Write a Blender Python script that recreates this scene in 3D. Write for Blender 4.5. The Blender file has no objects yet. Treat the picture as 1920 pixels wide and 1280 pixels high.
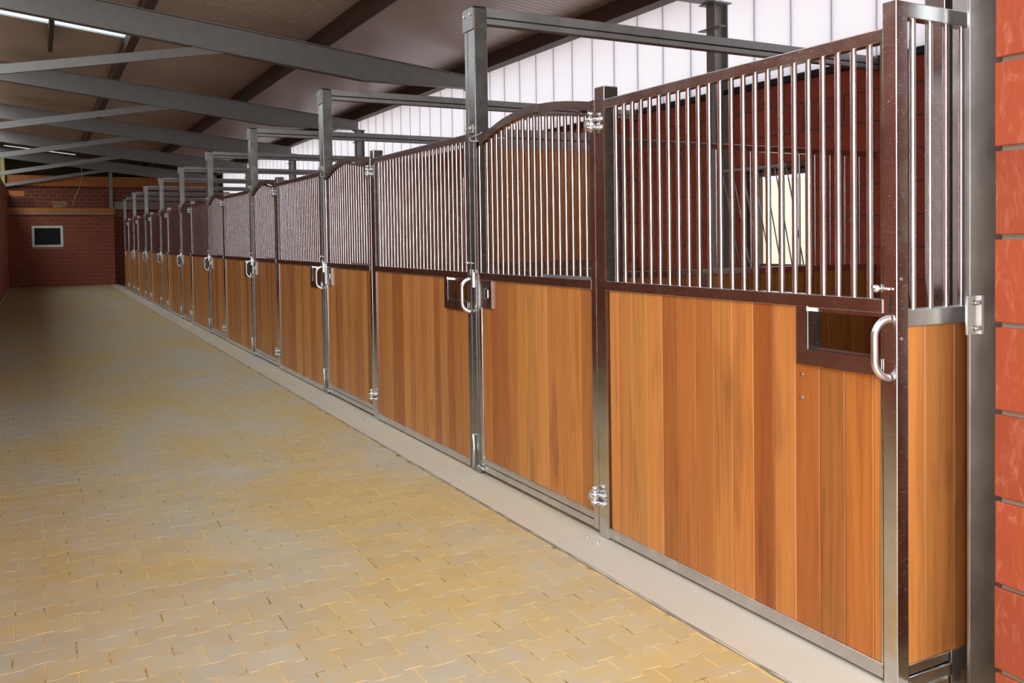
import bpy, math, random
from mathutils import Vector, Matrix
random.seed(7)
C = bpy.context.scene.collection
sc = bpy.context.scene

# ---------------------------------------------------------------- camera, world, light, exposure
FL, CX, CY, CAMH = 1766.4, 1143.5, 497.7, 1.45
YAW, PITCH, ROLL = 0.545120, 0.030306, -0.011466
def lin(r, g, b):
    f = lambda c: ((c/255.0+0.055)/1.055)**2.4 if c > 10.3 else c/255.0/12.92
    return (f(r), f(g), f(b), 1.0)
cam = bpy.data.cameras.new('camera')
co = bpy.data.objects.new('camera', cam); C.objects.link(co)
fw = Vector((math.sin(YAW)*math.cos(PITCH), math.cos(YAW)*math.cos(PITCH), -math.sin(PITCH)))
rt = Vector((math.cos(YAW), -math.sin(YAW), 0)); up = rt.cross(fw)
r2 = rt*math.cos(ROLL)+up*math.sin(ROLL); u2 = up*math.cos(ROLL)-rt*math.sin(ROLL)
m = Matrix((r2, u2, -fw)).transposed().to_4x4(); m.translation = (0, 0, CAMH)
co.matrix_world = m
cam.sensor_fit = 'HORIZONTAL'; cam.sensor_width = 36.0; cam.lens = FL/1920*36.0
cam.shift_x = (960-CX)/1920; cam.shift_y = (CY-640)/1920
cam.clip_start = 0.05; cam.clip_end = 300
sc.camera = co

w = bpy.data.worlds.new('overcast_sky'); sc.world = w; w.use_nodes = True
bg = w.node_tree.nodes['Background']
bg.inputs['Color'].default_value = (0.93, 0.97, 1.0, 1); bg.inputs['Strength'].default_value = 2.3

def area(name, loc, rot, sx, sy, power, col=(1, 1, 1)):
    l = bpy.data.lights.new(name, 'AREA'); l.shape = 'RECTANGLE'; l.size = sx; l.size_y = sy
    l.energy = power; l.color = col
    o = bpy.data.objects.new(name, l); C.objects.link(o); o.location = loc; o.rotation_euler = rot
    return o
# daylight entering through the open gateway the photographer stands in
area('gateway_daylight', (0.75, -0.45, 1.85), (math.radians(90), 0, 0), 3.0, 3.3, 205, (0.97, 0.99, 1.0))
# added fill light above and beyond the left aisle wall, brightening floor and fronts
area('ridge_fill', (-1.66, 17.5, 4.62), (0, 0, 0), 0.95, 36.0, 740, (0.93, 0.98, 1.0))
# added fill light, unseen, over the gateway end to brighten the near floor
area('near_floor_fill', (0.15, 4.9, 4.45), (0, 0, 0), 1.9, 6.4, 46, (0.95, 0.98, 1.0))
# roof light spans; the out-of-view near ones are added to brighten the floor
ROOFLIGHTS = ((2.4, 3.9), (6.2, 7.0), (8.4, 9.9), (15.2, 16.1), (37.9, 38.25))

sc.view_settings.view_transform = 'Standard'
sc.view_settings.look = 'None'
sc.view_settings.exposure = 0.0
sc.view_settings.gamma = 1.0
sc.view_settings.use_curve_mapping = False

# ---------------------------------------------------------------- materials
def newmat(name):
    mt = bpy.data.materials.new(name); mt.use_nodes = True
    nt = mt.node_tree; b = nt.nodes['Principled BSDF']
    return mt, nt, b
def node(nt, typ, **kw):
    n = nt.nodes.new(typ)
    for k, v in kw.items():
        if k in n.inputs: n.inputs[k].default_value = v
        else: setattr(n, k, v)
    return n
def ramp(nt, src, stops):
    r = nt.nodes.new('ShaderNodeValToRGB')
    e = r.color_ramp.elements
    e[0].position, e[0].color = stops[0]; e[1].position, e[1].color = stops[-1]
    for p, c in stops[1:-1]:
        x = e.new(p); x.color = c
    nt.links.new(src, r.inputs[0]); return r
def mixc(nt, fac, a, b, mode='MIX'):
    n = nt.nodes.new('ShaderNodeMix'); n.data_type = 'RGBA'; n.blend_type = mode
    for s, i in ((fac, 0), (a, 6), (b, 7)):
        if hasattr(s, 'links') or hasattr(s, 'is_linked'): nt.links.new(s, n.inputs[i])
        else: n.inputs[i].default_value = s
    return n.outputs[2]
def coords(nt, kind='pos', scale=(1, 1, 1)):
    if kind == 'pos': s = nt.nodes.new('ShaderNodeNewGeometry').outputs['Position']
    else: s = nt.nodes.new('ShaderNodeTexCoord').outputs['Object']
    mp = nt.nodes.new('ShaderNodeMapping'); mp.inputs['Scale'].default_value = scale
    nt.links.new(s, mp.inputs['Vector']); return mp.outputs[0]
def noise(nt, vec, scale, detail=3, rough=0.55, dist=0.0):
    n = nt.nodes.new('ShaderNodeTexNoise'); n.inputs['Scale'].default_value = scale
    n.inputs['Detail'].default_value = detail; n.inputs['Roughness'].default_value = rough
    n.inputs['Distortion'].default_value = dist
    nt.links.new(vec, n.inputs['Vector']); return n
def bump(nt, b, h, strength, dist=0.01):
    n = nt.nodes.new('ShaderNodeBump'); n.inputs['Strength'].default_value = strength
    n.inputs['Distance'].default_value = dist
    nt.links.new(h, n.inputs['Height']); nt.links.new(n.outputs[0], b.inputs['Normal'])
def maprange(nt, src, a, b, c, d):
    n = nt.nodes.new('ShaderNodeMapRange')
    for i, v in enumerate((a, b, c, d)): n.inputs[i+1].default_value = v
    nt.links.new(src, n.inputs[0]); return n.outputs[0]

def steel_mat(name, base, rough, bumps=0.12, metallic=1.0, scratch=0.0):
    mt, nt, b = newmat(name)
    v = coords(nt); n = noise(nt, v, 9, 5, 0.6, 0.3)
    cr = ramp(nt, n.outputs['Fac'], [(0.3, tuple(c*0.88 for c in base)+(1,)), (0.7, tuple(min(1, c*1.1) for c in base)+(1,))])
    v2 = coords(nt, scale=(1, 1, 1)); n2 = noise(nt, v2, 90, 2, 0.5)
    nt.links.new(cr.outputs[0], b.inputs['Base Color'])
    b.inputs['Metallic'].default_value = metallic
    rr = maprange(nt, n.outputs['Fac'], 0.3, 0.75, rough*0.88, rough*1.15)
    sn = noise(nt, coords(nt, scale=(1, 1, 2.6)), 26, 6, 0.75, 2.5)
    sf = ramp(nt, sn.outputs['Fac'], [(0.60, (0, 0, 0, 1)), (0.68, (1, 1, 1, 1))])
    ma = nt.nodes.new('ShaderNodeMath'); ma.operation = 'MULTIPLY_ADD'; ma.inputs[1].default_value = scratch
    nt.links.new(sf.outputs[0], ma.inputs[0]); nt.links.new(rr, ma.inputs[2])
    nt.links.new(ma.outputs[0], b.inputs['Roughness'])
    bump(nt, b, n2.outputs['Fac'], bumps, 0.002)
    return mt
STEEL = steel_mat('galvanised_steel', (0.60, 0.59, 0.58), 0.19, 0.03, 1.0, 0.22)
POSTM = steel_mat('dull_galvanised_post', (0.30, 0.295, 0.29), 0.27, 0.03, 0.9, 0.12)
CORNM = steel_mat('scuffed_galvanised_post', (0.66, 0.63, 0.62), 0.20, 0.03, 1.0, 0.30)
BARS = steel_mat('galvanised_bar', (0.66, 0.66, 0.67), 0.20, 0.03)
ZINC = steel_mat('bright_zinc', (0.74, 0.75, 0.75), 0.36, 0.06)
GALV = steel_mat('dull_galvanised_steel', (0.30, 0.29, 0.275), 0.55, 0.05, 0.35)
RAILG = steel_mat('weathered_galvanised_rail', (0.36, 0.36, 0.36), 0.42, 0.05, 0.7)

COLM = steel_mat('matt_galvanised_column', (0.55, 0.55, 0.54), 0.33, 0.03, 0.9, 0.15)
def wood_mat(name, dark, light, stain, rough=0.42):
    mt, nt, b = newmat(name)
    oi = nt.nodes.new('ShaderNodeObjectInfo')
    tc = nt.nodes.new('ShaderNodeNewGeometry')
    add = nt.nodes.new('ShaderNodeVectorMath'); add.operation = 'MULTIPLY_ADD'
    comb = nt.nodes.new('ShaderNodeCombineXYZ')
    for i in range(3): nt.links.new(oi.outputs['Random'], comb.inputs[i])
    add.inputs[1].default_value = (37, 53, 71)
    nt.links.new(comb.outputs[0], add.inputs[0]); nt.links.new(tc.outputs['Position'], add.inputs[2])
    mp = nt.nodes.new('ShaderNodeMapping'); mp.inputs['Scale'].default_value = (14, 14, 0.55)
    nt.links.new(add.outputs[0], mp.inputs['Vector'])
    g = noise(nt, mp.outputs[0], 2.2, 6, 0.62, 1.2)
    base = ramp(nt, oi.outputs['Random'], [(0.0, dark), (0.3, mixv(dark, light, .35)), (0.62, mixv(dark, light, .6)), (1.0, light)])
    gr = ramp(nt, g.outputs['Fac'], [(0.28, (0.66, 0.60, 0.55, 1)), (0.5, (1, 1, 1, 1)), (0.72, (1.12, 1.14, 1.12, 1))])
    c1 = mixc(nt, 0.85, base.outputs[0], gr.outputs[0], 'MULTIPLY')
    mp2 = nt.nodes.new('ShaderNodeMapping'); mp2.inputs['Scale'].default_value = (3.2, 3.2, 0.9)
    nt.links.new(add.outputs[0], mp2.inputs['Vector'])
    s = noise(nt, mp2.outputs[0], 1.7, 3, 0.5, 0.5)
    sf = ramp(nt, s.outputs['Fac'], [(0.58, (0, 0, 0, 1)), (0.74, (1, 1, 1, 1))])
    tobw = nt.nodes.new('ShaderNodeMath'); tobw.operation = 'MULTIPLY'; tobw.inputs[1].default_value = 0.5
    nt.links.new(sf.outputs[0], tobw.inputs[0])
    c2 = mixc(nt, tobw.outputs[0], c1, stain)
    oc = mixc(nt, 1.0, c2, oi.outputs['Color'], 'MULTIPLY')
    nt.links.new(oc, b.inputs['Base Color'])
    b.inputs['Roughness'].default_value = rough
    b.inputs['Specular IOR Level'].default_value = 0.35
    bump(nt, b, g.outputs['Fac'], 0.08, 0.003)
    return mt
def mixv(a, b, t): return tuple(a[i]*(1-t)+b[i]*t for i in range(4))
WOOD = wood_mat('oiled_hardwood', (0.38, 0.128, 0.030, 1), (0.60, 0.265, 0.072, 1), (0.20, 0.070, 0.025, 1))
GLULAM = wood_mat('orange_glulam', (0.42, 0.14, 0.03, 1), (0.5, 0.18, 0.045, 1), (0.3, 0.1, 0.03, 1), 0.6)
PURLIN = wood_mat('dark_timber', (0.10, 0.065, 0.045, 1), (0.13, 0.085, 0.06, 1), (0.08, 0.05, 0.04, 1), 0.6)
YELLOW = wood_mat('yellow_timber', (0.42, 0.33, 0.13, 1), (0.5, 0.40, 0.17, 1), (0.35, 0.27, 0.1, 1), 0.6)

def block_mat(name, a, b_, pale, palefac=0.6):
    mt, nt, b = newmat(name)
    oi = nt.nodes.new('ShaderNodeObjectInfo'); v = coords(nt)
    n = noise(nt, v, 7, 5, 0.6, 0.4)
    base = mixc(nt, n.outputs['Fac'], a, b_)
    sc_ = noise(nt, coords(nt, scale=(3, 3, 1.2)), 6, 4, 0.7, 2.0)
    sf = ramp(nt, sc_.outputs['Fac'], [(0.52, (0, 0, 0, 1)), (0.76, (palefac,)*3+(1,))])
    c = mixc(nt, sf.outputs[0], base, pale)
    vr = ramp(nt, oi.outputs['Random'], [(0, (0.86, 0.86, 0.86, 1)), (1, (1.06, 1.06, 1.06, 1))])
    c = mixc(nt, 1.0, c, vr.outputs[0], 'MULTIPLY')
    nt.links.new(c, b.inputs['Base Color']); b.inputs['Roughness'].default_value = 0.75
    f = noise(nt, v, 60, 4, 0.6); bump(nt, b, f.outputs['Fac'], 0.25, 0.004)
    return mt
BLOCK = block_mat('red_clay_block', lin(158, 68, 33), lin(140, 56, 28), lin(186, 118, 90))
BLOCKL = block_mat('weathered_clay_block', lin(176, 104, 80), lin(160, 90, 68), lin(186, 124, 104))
BLOCKB = block_mat('stall_wall_clay_block', lin(168, 72, 46), lin(150, 60, 38), lin(180, 100, 78))  # clay red of the wall behind the stalls
BRICKD = block_mat('dark_red_brick', lin(136, 66, 46), lin(108, 50, 36), lin(150, 92, 70), 0.3)
BRICKA = block_mat('red_brick', lin(160, 78, 50), lin(136, 62, 42), lin(172, 104, 80), 0.3)

def plain(name, col, rough=0.7, metallic=0.0, var=0.12, scale=8, bs=0.15):
    mt, nt, b = newmat(name); v = coords(nt); n = noise(nt, v, scale, 4, 0.6)
    lo = tuple(c*(1-var) for c in col[:3])+(1,); hi = tuple(min(1, c*(1+var)) for c in col[:3])+(1,)
    r = ramp(nt, n.outputs['Fac'], [(0.3, lo), (0.7, hi)])
    nt.links.new(r.outputs[0], b.inputs['Base Color'])
    b.inputs['Roughness'].default_value = rough; b.inputs['Metallic'].default_value = metallic
    f = noise(nt, v, scale*9, 3, 0.6)
    if bs: bump(nt, b, f.outputs['Fac'], bs, 0.003)
    return mt
MORTAR = plain('grey_mortar', lin(134, 122, 106), 0.9)
MORTARD = plain('dark_mortar', lin(112, 80, 66), 0.9)
MORTARF = plain('pale_brick_mortar', lin(170, 130, 112), 0.9)
BLACK = plain('black_rubber', (0.012, 0.012, 0.012, 1), 0.6)
DARK = plain('hollow_shade', (0.01, 0.009, 0.008, 1), 0.9)  # near-black colour stands in for shade inside slots and grooves
BROWNF = plain('brown_window_frame', lin(92, 72, 62), 0.5)
WHITEF = plain('white_plastic_frame', lin(225, 222, 212), 0.45, var=0.03)
CREAM = plain('cream_render', lin(250, 242, 222), 0.9, var=0.05)
GRAVEL = plain('pale_yard_paving', lin(205, 200, 190), 0.9)
CABLE = plain('pale_cable', lin(190, 160, 120), 0.6)
CONCG = plain('grey_concrete', lin(150, 135, 125), 0.85)
SHEET = plain('tan_sheeting', lin(120, 108, 84), 0.7)
DIRT = plain('stall_sand', lin(150, 125, 90), 0.95, scale=3)

def conc():
    mt, nt, b = newmat('troweled_concrete'); v = coords(nt, scale=(6, 1, 1))
    n = noise(nt, v, 2.2, 5, 0.6, 0.4); n2 = noise(nt, coords(nt), 1.1, 3, 0.5)
    c = mixc(nt, n.outputs['Fac'], lin(180, 170, 154), lin(194, 186, 172))
    sf = ramp(nt, n2.outputs['Fac'], [(0.45, (0, 0, 0, 1)), (0.65, (0.5, 0.5, 0.5, 1))])
    c = mixc(nt, sf.outputs[0], c, lin(204, 180, 140))
    nt.links.new(c, b.inputs['Base Color']); b.inputs['Roughness'].default_value = 0.6
    f = noise(nt, coords(nt, scale=(30, 2, 2)), 3, 4, 0.6); bump(nt, b, f.outputs['Fac'], 0.12, 0.003)
    return mt
CONC = conc()

def sandfac(nt):
    v = coords(nt, scale=(0.9, 0.55, 1)); n = noise(nt, v, 1.1, 5, 0.62, 0.5)
    f = noise(nt, coords(nt), 9, 4, 0.6, 0.3)
    ad = nt.nodes.new('ShaderNodeMath'); ad.operation = 'MULTIPLY_ADD'; ad.inputs[1].default_value = 0.35
    nt.links.new(f.outputs['Fac'], ad.inputs[0]); nt.links.new(n.outputs['Fac'], ad.inputs[2])
    return ad.outputs[0]
def paver():
    mt, nt, b = newmat('concrete_paver'); oi = nt.nodes.new('ShaderNodeObjectInfo')
    n = noise(nt, coords(nt), 5, 5, 0.65)
    c = mixc(nt, n.outputs['Fac'], lin(166, 159, 143), lin(188, 180, 157))
    sf = ramp(nt, sandfac(nt), [(0.54, (0.10, 0.10, 0.10, 1)), (0.78, (0.9, 0.9, 0.9, 1))])
    c = mixc(nt, sf.outputs[0], c, lin(190, 160, 98))
    vr = ramp(nt, oi.outputs['Random'], [(0, (0.94, 0.94, 0.95, 1)), (1, (1.03, 1.03, 1.02, 1))])
    c = mixc(nt, 1.0, c, vr.outputs[0], 'MULTIPLY')
    st = noise(nt, coords(nt), 2.7, 4, 0.7, 1.2)
    sf2 = ramp(nt, st.outputs['Fac'], [(0.66, (0, 0, 0, 1)), (0.78, (0.35, 0.35, 0.35, 1))])
    c = mixc(nt, sf2.outputs[0], c, lin(120, 112, 100))
    nt.links.new(c, b.inputs['Base Color']); b.inputs['Roughness'].default_value = 0.62
    f = noise(nt, coords(nt), 110, 3, 0.6); bump(nt, b, f.outputs['Fac'], 0.15, 0.002)
    return mt
PAVER = paver()
def sandbed():
    mt, nt, b = newmat('joint_sand'); n = noise(nt, coords(nt), 7, 4, 0.7)
    r = ramp(nt, n.outputs['Fac'], [(0.36, lin(120, 98, 62)), (0.5, lin(198, 170, 114)), (0.8, lin(212, 186, 132))])
    nt.links.new(r.outputs[0], b.inputs['Base Color']); b.inputs['Roughness'].default_value = 0.95
    return mt
SAND = sandbed()

def roofm():
    mt, nt, b = newmat('ribbed_roof_sheet'); v = coords(nt)
    n = noise(nt, v, 0.8, 3, 0.5)
    c = mixc(nt, n.outputs['Fac'], lin(222, 202, 188), lin(230, 212, 200))
    nt.links.new(c, b.inputs['Base Color']); b.inputs['Roughness'].default_value = 0.3
    return mt
ROOF = roofm()

def translucent(name, col, ribs=True):
    mt = bpy.data.materials.new(name); mt.use_nodes = True; nt = mt.node_tree
    nt.nodes.clear()
    out = nt.nodes.new('ShaderNodeOutputMaterial'); t = nt.nodes.new('ShaderNodeBsdfTranslucent')
    d = nt.nodes.new('ShaderNodeBsdfDiffuse'); mx = nt.nodes.new('ShaderNodeMixShader'); mx.inputs[0].default_value = 0.15
    if ribs:
        wv = nt.nodes.new('ShaderNodeTexWave'); wv.inputs['Scale'].default_value = 16; wv.bands_direction = 'Y'
        nt.links.new(coords(nt), wv.inputs['Vector'])
        r = ramp(nt, wv.outputs['Fac'], [(0, tuple(c*0.93 for c in col[:3])+(1,)), (0.4, col)])
        nt.links.new(r.outputs[0], t.inputs[0]); nt.links.new(r.outputs[0], d.inputs[0])
    else:
        t.inputs[0].default_value = col; d.inputs[0].default_value = col
    nt.links.new(t.outputs[0], mx.inputs[1]); nt.links.new(d.outputs[0], mx.inputs[2])
    nt.links.new(mx.outputs[0], out.inputs[0]); return mt
POLY = translucent('white_polycarbonate', (0.93, 0.90, 0.93, 1))
RLIGHT = translucent('rooflight_sheet', (0.80, 0.92, 0.99, 1), False)
def glass(name):
    mt, nt, b = newmat(name)
    b.inputs['Base Color'].default_value = (0.9, 0.95, 0.95, 1); b.inputs['Roughness'].default_value = 0.02
    b.inputs['Transmission Weight'].default_value = 1.0; b.inputs['IOR'].default_value = 1.05
    return mt
PSTRIP = translucent('panel_joint_strip', (0.84, 0.82, 0.90, 1), False)
GLASS = glass('clear_window_glass')
def dglass():
    mt, nt, b = newmat('dark_window_glass'); b.inputs['Base Color'].default_value = (0.015, 0.015, 0.017, 1)
    b.inputs['Roughness'].default_value = 0.5; b.inputs['Specular IOR Level'].default_value = 0.15; return mt
DGLASS = dglass()

# ---------------------------------------------------------------- mesh helpers
class MB:
    def __init__(s): s.v = []; s.f = []; s.sm = []
    def add(s, vs, fs, smooth=False):
        o = len(s.v); s.v += [tuple(p) for p in vs]; s.f += [tuple(i+o for i in f) for f in fs]; s.sm += [smooth]*len(fs)
        return s
    def box(s, x0, x1, y0, y1, z0, z1):
        return s.add([(x0,y0,z0),(x1,y0,z0),(x1,y1,z0),(x0,y1,z0),(x0,y0,z1),(x1,y0,z1),(x1,y1,z1),(x0,y1,z1)],
              [(0,3,2,1),(4,5,6,7),(0,1,5,4),(1,2,6,5),(2,3,7,6),(3,0,4,7)])
    def prism(s, poly, axis, a0, a1, smooth=False):
        # poly: 2d points; axis: 0,1,2 is the extrusion axis, the 2d points fill the two others in order
        n = len(poly)
        def mk(p, a):
            q = list(p); q.insert(axis, a); return tuple(q)
        vs = [mk(p, a0) for p in poly]+[mk(p, a1) for p in poly]
        fs = [(i, (i+1) % n, n+(i+1) % n, n+i) for i in range(n)]
        s.add(vs, fs, smooth)
        s.add(vs, [tuple(range(n-1, -1, -1)), tuple(range(n, 2*n))])
        return s
    def rbox(s, x0, x1, y0, y1, z0, z1, axis=2, r=0.004):
        # tube with rounded long edges
        lo = [x0, y0, z0]; hi = [x1, y1, z1]
        i, j = [k for k in range(3) if k != axis]
        pts = []
        for cx, cy, a in ((hi[i]-r, hi[j]-r, 0), (lo[i]+r, hi[j]-r, 90), (lo[i]+r, lo[j]+r, 180), (hi[i]-r, lo[j]+r, 270)):
            for t in (0, 30, 60, 90):
                an = math.radians(a+t); pts.append((cx+r*math.cos(an), cy+r*math.sin(an)))
        return s.prism(pts, axis, lo[axis], hi[axis])
    def cyl(s, p0, p1, r, n=12, r1=None, caps=True):
        p0 = Vector(p0); p1 = Vector(p1); d = (p1-p0).normalized(); r1 = r if r1 is None else r1
        a = d.orthogonal().normalized(); b = d.cross(a)
        ring = [a*math.cos(2*math.pi*k/n)+b*math.sin(2*math.pi*k/n) for k in range(n)]
        vs = [p0+q*r for q in ring]+[p1+q*r1 for q in ring]
        s.add(vs, [(i, (i+1) % n, n+(i+1) % n, n+i) for i in range(n)], True)
        if caps: s.add(vs, [tuple(range(n-1, -1, -1)), tuple(range(n, 2*n))])
        return s
    def tube(s, pts, r, n=8):
        pts = [Vector(p) for p in pts]; vs = []; prev = None
        for k, p in enumerate(pts):
            t = (pts[min(k+1, len(pts)-1)]-pts[max(k-1, 0)]).normalized()
            if prev is None: a = t.orthogonal().normalized()
            else: a = (prev-t*prev.dot(t)).normalized()
            prev = a; b = t.cross(a)
            vs += [p+(a*math.cos(2*math.pi*i/n)+b*math.sin(2*math.pi*i/n))*r for i in range(n)]
        fs = [(k*n+i, k*n+(i+1) % n, (k+1)*n+(i+1) % n, (k+1)*n+i) for k in range(len(pts)-1) for i in range(n)]
        s.add(vs, fs, True); m_ = (len(pts)-1)*n
        s.add(vs, [tuple(range(n-1, -1, -1)), tuple(range(m_, m_+n))])
        return s
    def ball(s, c, r, n=10, m_=6):
        vs = [(c[0], c[1], c[2]+r)]
        for j in range(1, m_):
            t = math.pi*j/m_
            for i in range(n):
                p = 2*math.pi*i/n; vs.append((c[0]+r*math.sin(t)*math.cos(p), c[1]+r*math.sin(t)*math.sin(p), c[2]+r*math.cos(t)))
        vs.append((c[0], c[1], c[2]-r)); L = len(vs)-1
        fs = [(0, 1+i, 1+(i+1) % n) for i in range(n)]
        for j in range(m_-2):
            for i in range(n): fs.append((1+j*n+i, 1+(j+1)*n+i, 1+(j+1)*n+(i+1) % n, 1+j*n+(i+1) % n))
        fs += [(L, 1+(m_-2)*n+(i+1) % n, 1+(m_-2)*n+i) for i in range(n)]
        return s.add(vs, fs, True)
    def mesh(s, name, mat, off=(0, 0, 0)):
        me = bpy.data.meshes.new(name)
        me.from_pydata([(v[0]-off[0], v[1]-off[1], v[2]-off[2]) for v in s.v], [], s.f)
        me.polygons.foreach_set('use_smooth', s.sm); me.materials.append(mat); me.update()
        # consistent outward faces
        import bmesh
        bm = bmesh.new(); bm.from_mesh(me); bmesh.ops.remove_doubles(bm, verts=bm.verts, dist=1e-6)
        bmesh.ops.recalc_face_normals(bm, faces=bm.faces); bm.to_mesh(me); bm.free()
        return me

WLOC = {}
def wloc(o): return WLOC.get(o.name, Vector((0, 0, 0)))
def link(name, data, parent=None, at=None, **props):
    o = bpy.data.objects.new(name, data); C.objects.link(o)
    at = Vector(at) if at is not None else (wloc(parent) if parent else Vector((0, 0, 0)))
    WLOC[o.name] = at
    if parent:
        o.parent = parent; o.location = at-wloc(parent)
    else: o.location = at
    for k, v in props.items(): o[k] = v
    return o
def thing(name, label, cat, at, group=None):
    o = link(name, None, None, at, label=label, category=cat)
    o.empty_display_size = 0.1
    if group: o['group'] = group
    return o
def part(name, mb, mat, parent, label=None, **props):
    at = wloc(parent)
    o = link(name, mb.mesh(name, mat, at), parent, at, **props)
    if label: o['label'] = label
    return o
def inst(name, me, parent, at, scale=None):
    o = link(name, me, parent, at)
    if scale: o.scale = scale
    return o
def solo(name, mb, mat, at, label=None, cat=None, group=None, kind=None):
    o = link(name, mb.mesh(name, mat, at), None, at)
    if label: o['label'] = label
    if cat: o['category'] = cat
    if group: o['group'] = group
    if kind: o['kind'] = kind
    return o
ORD = ['first', 'second', 'third', 'fourth', 'fifth', 'sixth', 'seventh', 'eighth', 'ninth', 'tenth', 'eleventh']

# ---------------------------------------------------------------- constants measured on the photograph
X0 = 2.253
TALL = [2.07, 5.395, 8.90, 12.33, 15.75, 19.10, 22.45, 25.79, 29.10, 32.35]
HIN = [3.755, 7.26, 10.74, 14.20, 17.58, 20.99, 24.34, 27.69, 30.68]
XB = 5.72
ZT1, ZT0, ZM1, ZM0, ZW, ZB0 = 2.087, 2.045, 1.246, 1.201, 0.089, 0.043
NP = 9
YEND = 36.9

# ---------------------------------------------------------------- floor
PX, PY = 0.194, 0.146
CURB = 2.04
bed = MB().box(-0.9, CURB+0.02, -0.6, YEND+.1, -0.08, -0.0012)
floor = solo('floor', bed, SAND, (0, 0, 0), kind='structure')
def paver_mesh(ln=1.0, rt_=1.0):
    # bone shaped stone, long axis along X
    g = 0.0024; hl = PX/2-g; we = 0.0865-g; wm = 0.0595-g; x1 = 0.030; x2 = 0.052
    pts = [(-hl, -we), (-x2, -we), (-x1, -wm), (x1, -wm), (x2, -we), (hl, -we), (hl, we), (x2, we), (x1, wm), (-x1, wm), (-x2, we), (-hl, we)]
    return pts
def paver_geom(mb, cx, cy, dz=0.0, clip=None):
    pts = [(cx+x, cy+y) for x, y in paver_mesh()]
    if clip is not None: pts = [(min(x, clip), y) for x, y in pts]
    n = len(pts); b = 0.0015
    top = [(cx+(x-cx)*(1-b/0.095), cy+(y-cy)*(1-b/0.07)) for x, y in pts]
    vs = [(x, y, -0.05) for x, y in pts]+[(x, y, -0.0015+dz) for x, y in pts]+[(x, y, dz) for x, y in top]
    fs = []
    for l in (0, 1):
        fs += [(l*n+i, l*n+(i+1) % n, (l+1)*n+(i+1) % n, (l+1)*n+i) for i in range(n)]
    t = 2*n
    fs += [(t+0, t+1, t+10, t+11), (t+1, t+2, t+9, t+10), (t+2, t+3, t+8, t+9), (t+3, t+4, t+7, t+8), (t+4, t+5, t+6, t+7)]
    mb.add(vs, fs)
cells = []
r0 = -4
jx = -0.016
for r in range(0, 262):
    cy = 3.613+PY*(r-28)+0.073
    if cy > YEND-0.05 or cy < -0.5: continue
    offx = jx+(0.5*PX if (r-28) % 2 == 0 else 0.0)
    k0 = int((-0.88-offx)/PX)-1
    for k in range(k0, k0+20):
        cx = offx+k*PX
        if cx-PX/2 < -0.90 or cx-PX/2+0.06 > CURB: continue
        cells.append((cx, cy))
pm = MB(); paver_geom(pm, 0, 0); pme = pm.mesh('paver', PAVER)
def camproj(x, y, z):
    d = Vector((x, y, z-CAMH)); dep = d.dot(fw)
    if dep < 0.1: return None
    return CX+FL*d.dot(r2)/dep, CY-FL*d.dot(u2)/dep
near, far = [], []
for cx, cy in sorted(cells, key=lambda c: c[0]**2+c[1]**2):
    p = camproj(cx, cy, 0)
    vis = p and -40 < p[0] < 1960 and -40 < p[1] < 1330
    if vis and len(near) < 296 and cx+PX/2 < CURB+0.02: near.append((cx, cy))
    else: far.append((cx, cy))
for cx, cy in near:
    inst('paver', pme, floor, (cx, cy, random.uniform(-0.0009, 0.0006)))
fm = MB()
for cx, cy in far: paver_geom(fm, cx, cy, random.uniform(-0.0009, 0.0006), CURB+0.01)
part('paver_field', fm, PAVER, floor, kind='stuff', label='rest of the bone-shaped pavers')

st = MB().prism([(CURB, -0.06), (CURB, 0.004), (CURB+0.015, 0.007), (X0+0.02, 0.030), (X0+0.07, 0.031), (X0+0.07, -0.06)], 1, -0.3, YEND)
solo('trim_1', st, CONC, (0, 0, 0), kind='structure', label='pale concrete strip under the stall fronts')
gp = MB(); pl, pr_ = [], []
for k in range(420):
    a = 1.5+k*0.0845
    pl.append((CURB-0.002-random.uniform(0, .006), a)); pr_.append((CURB+0.003+random.uniform(0, .006), a))
for k in range(419):
    (xa, ya_), (xb, yb_), (xc, yc_), (xd, yd_) = pl[k], pr_[k], pr_[k+1], pl[k+1]
    gp.add([(xa, ya_, .0008), (xb, yb_, .0062), (xc, yc_, .0062), (xd, yd_, .0008)], [(0, 1, 2, 3)])
solo('trim_2', gp, plain('dark_joint', lin(120, 112, 100), 0.9), (0, 0, 0), kind='structure', label='dark crumbling joint beside the concrete strip')
solo('floor_stalls', MB().box(X0+0.07, XB+0.24, -0.6, YEND+.1, -0.08, -0.03), DIRT, (0, 0, 0), kind='structure', label='sandy floor inside the stalls')

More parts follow.
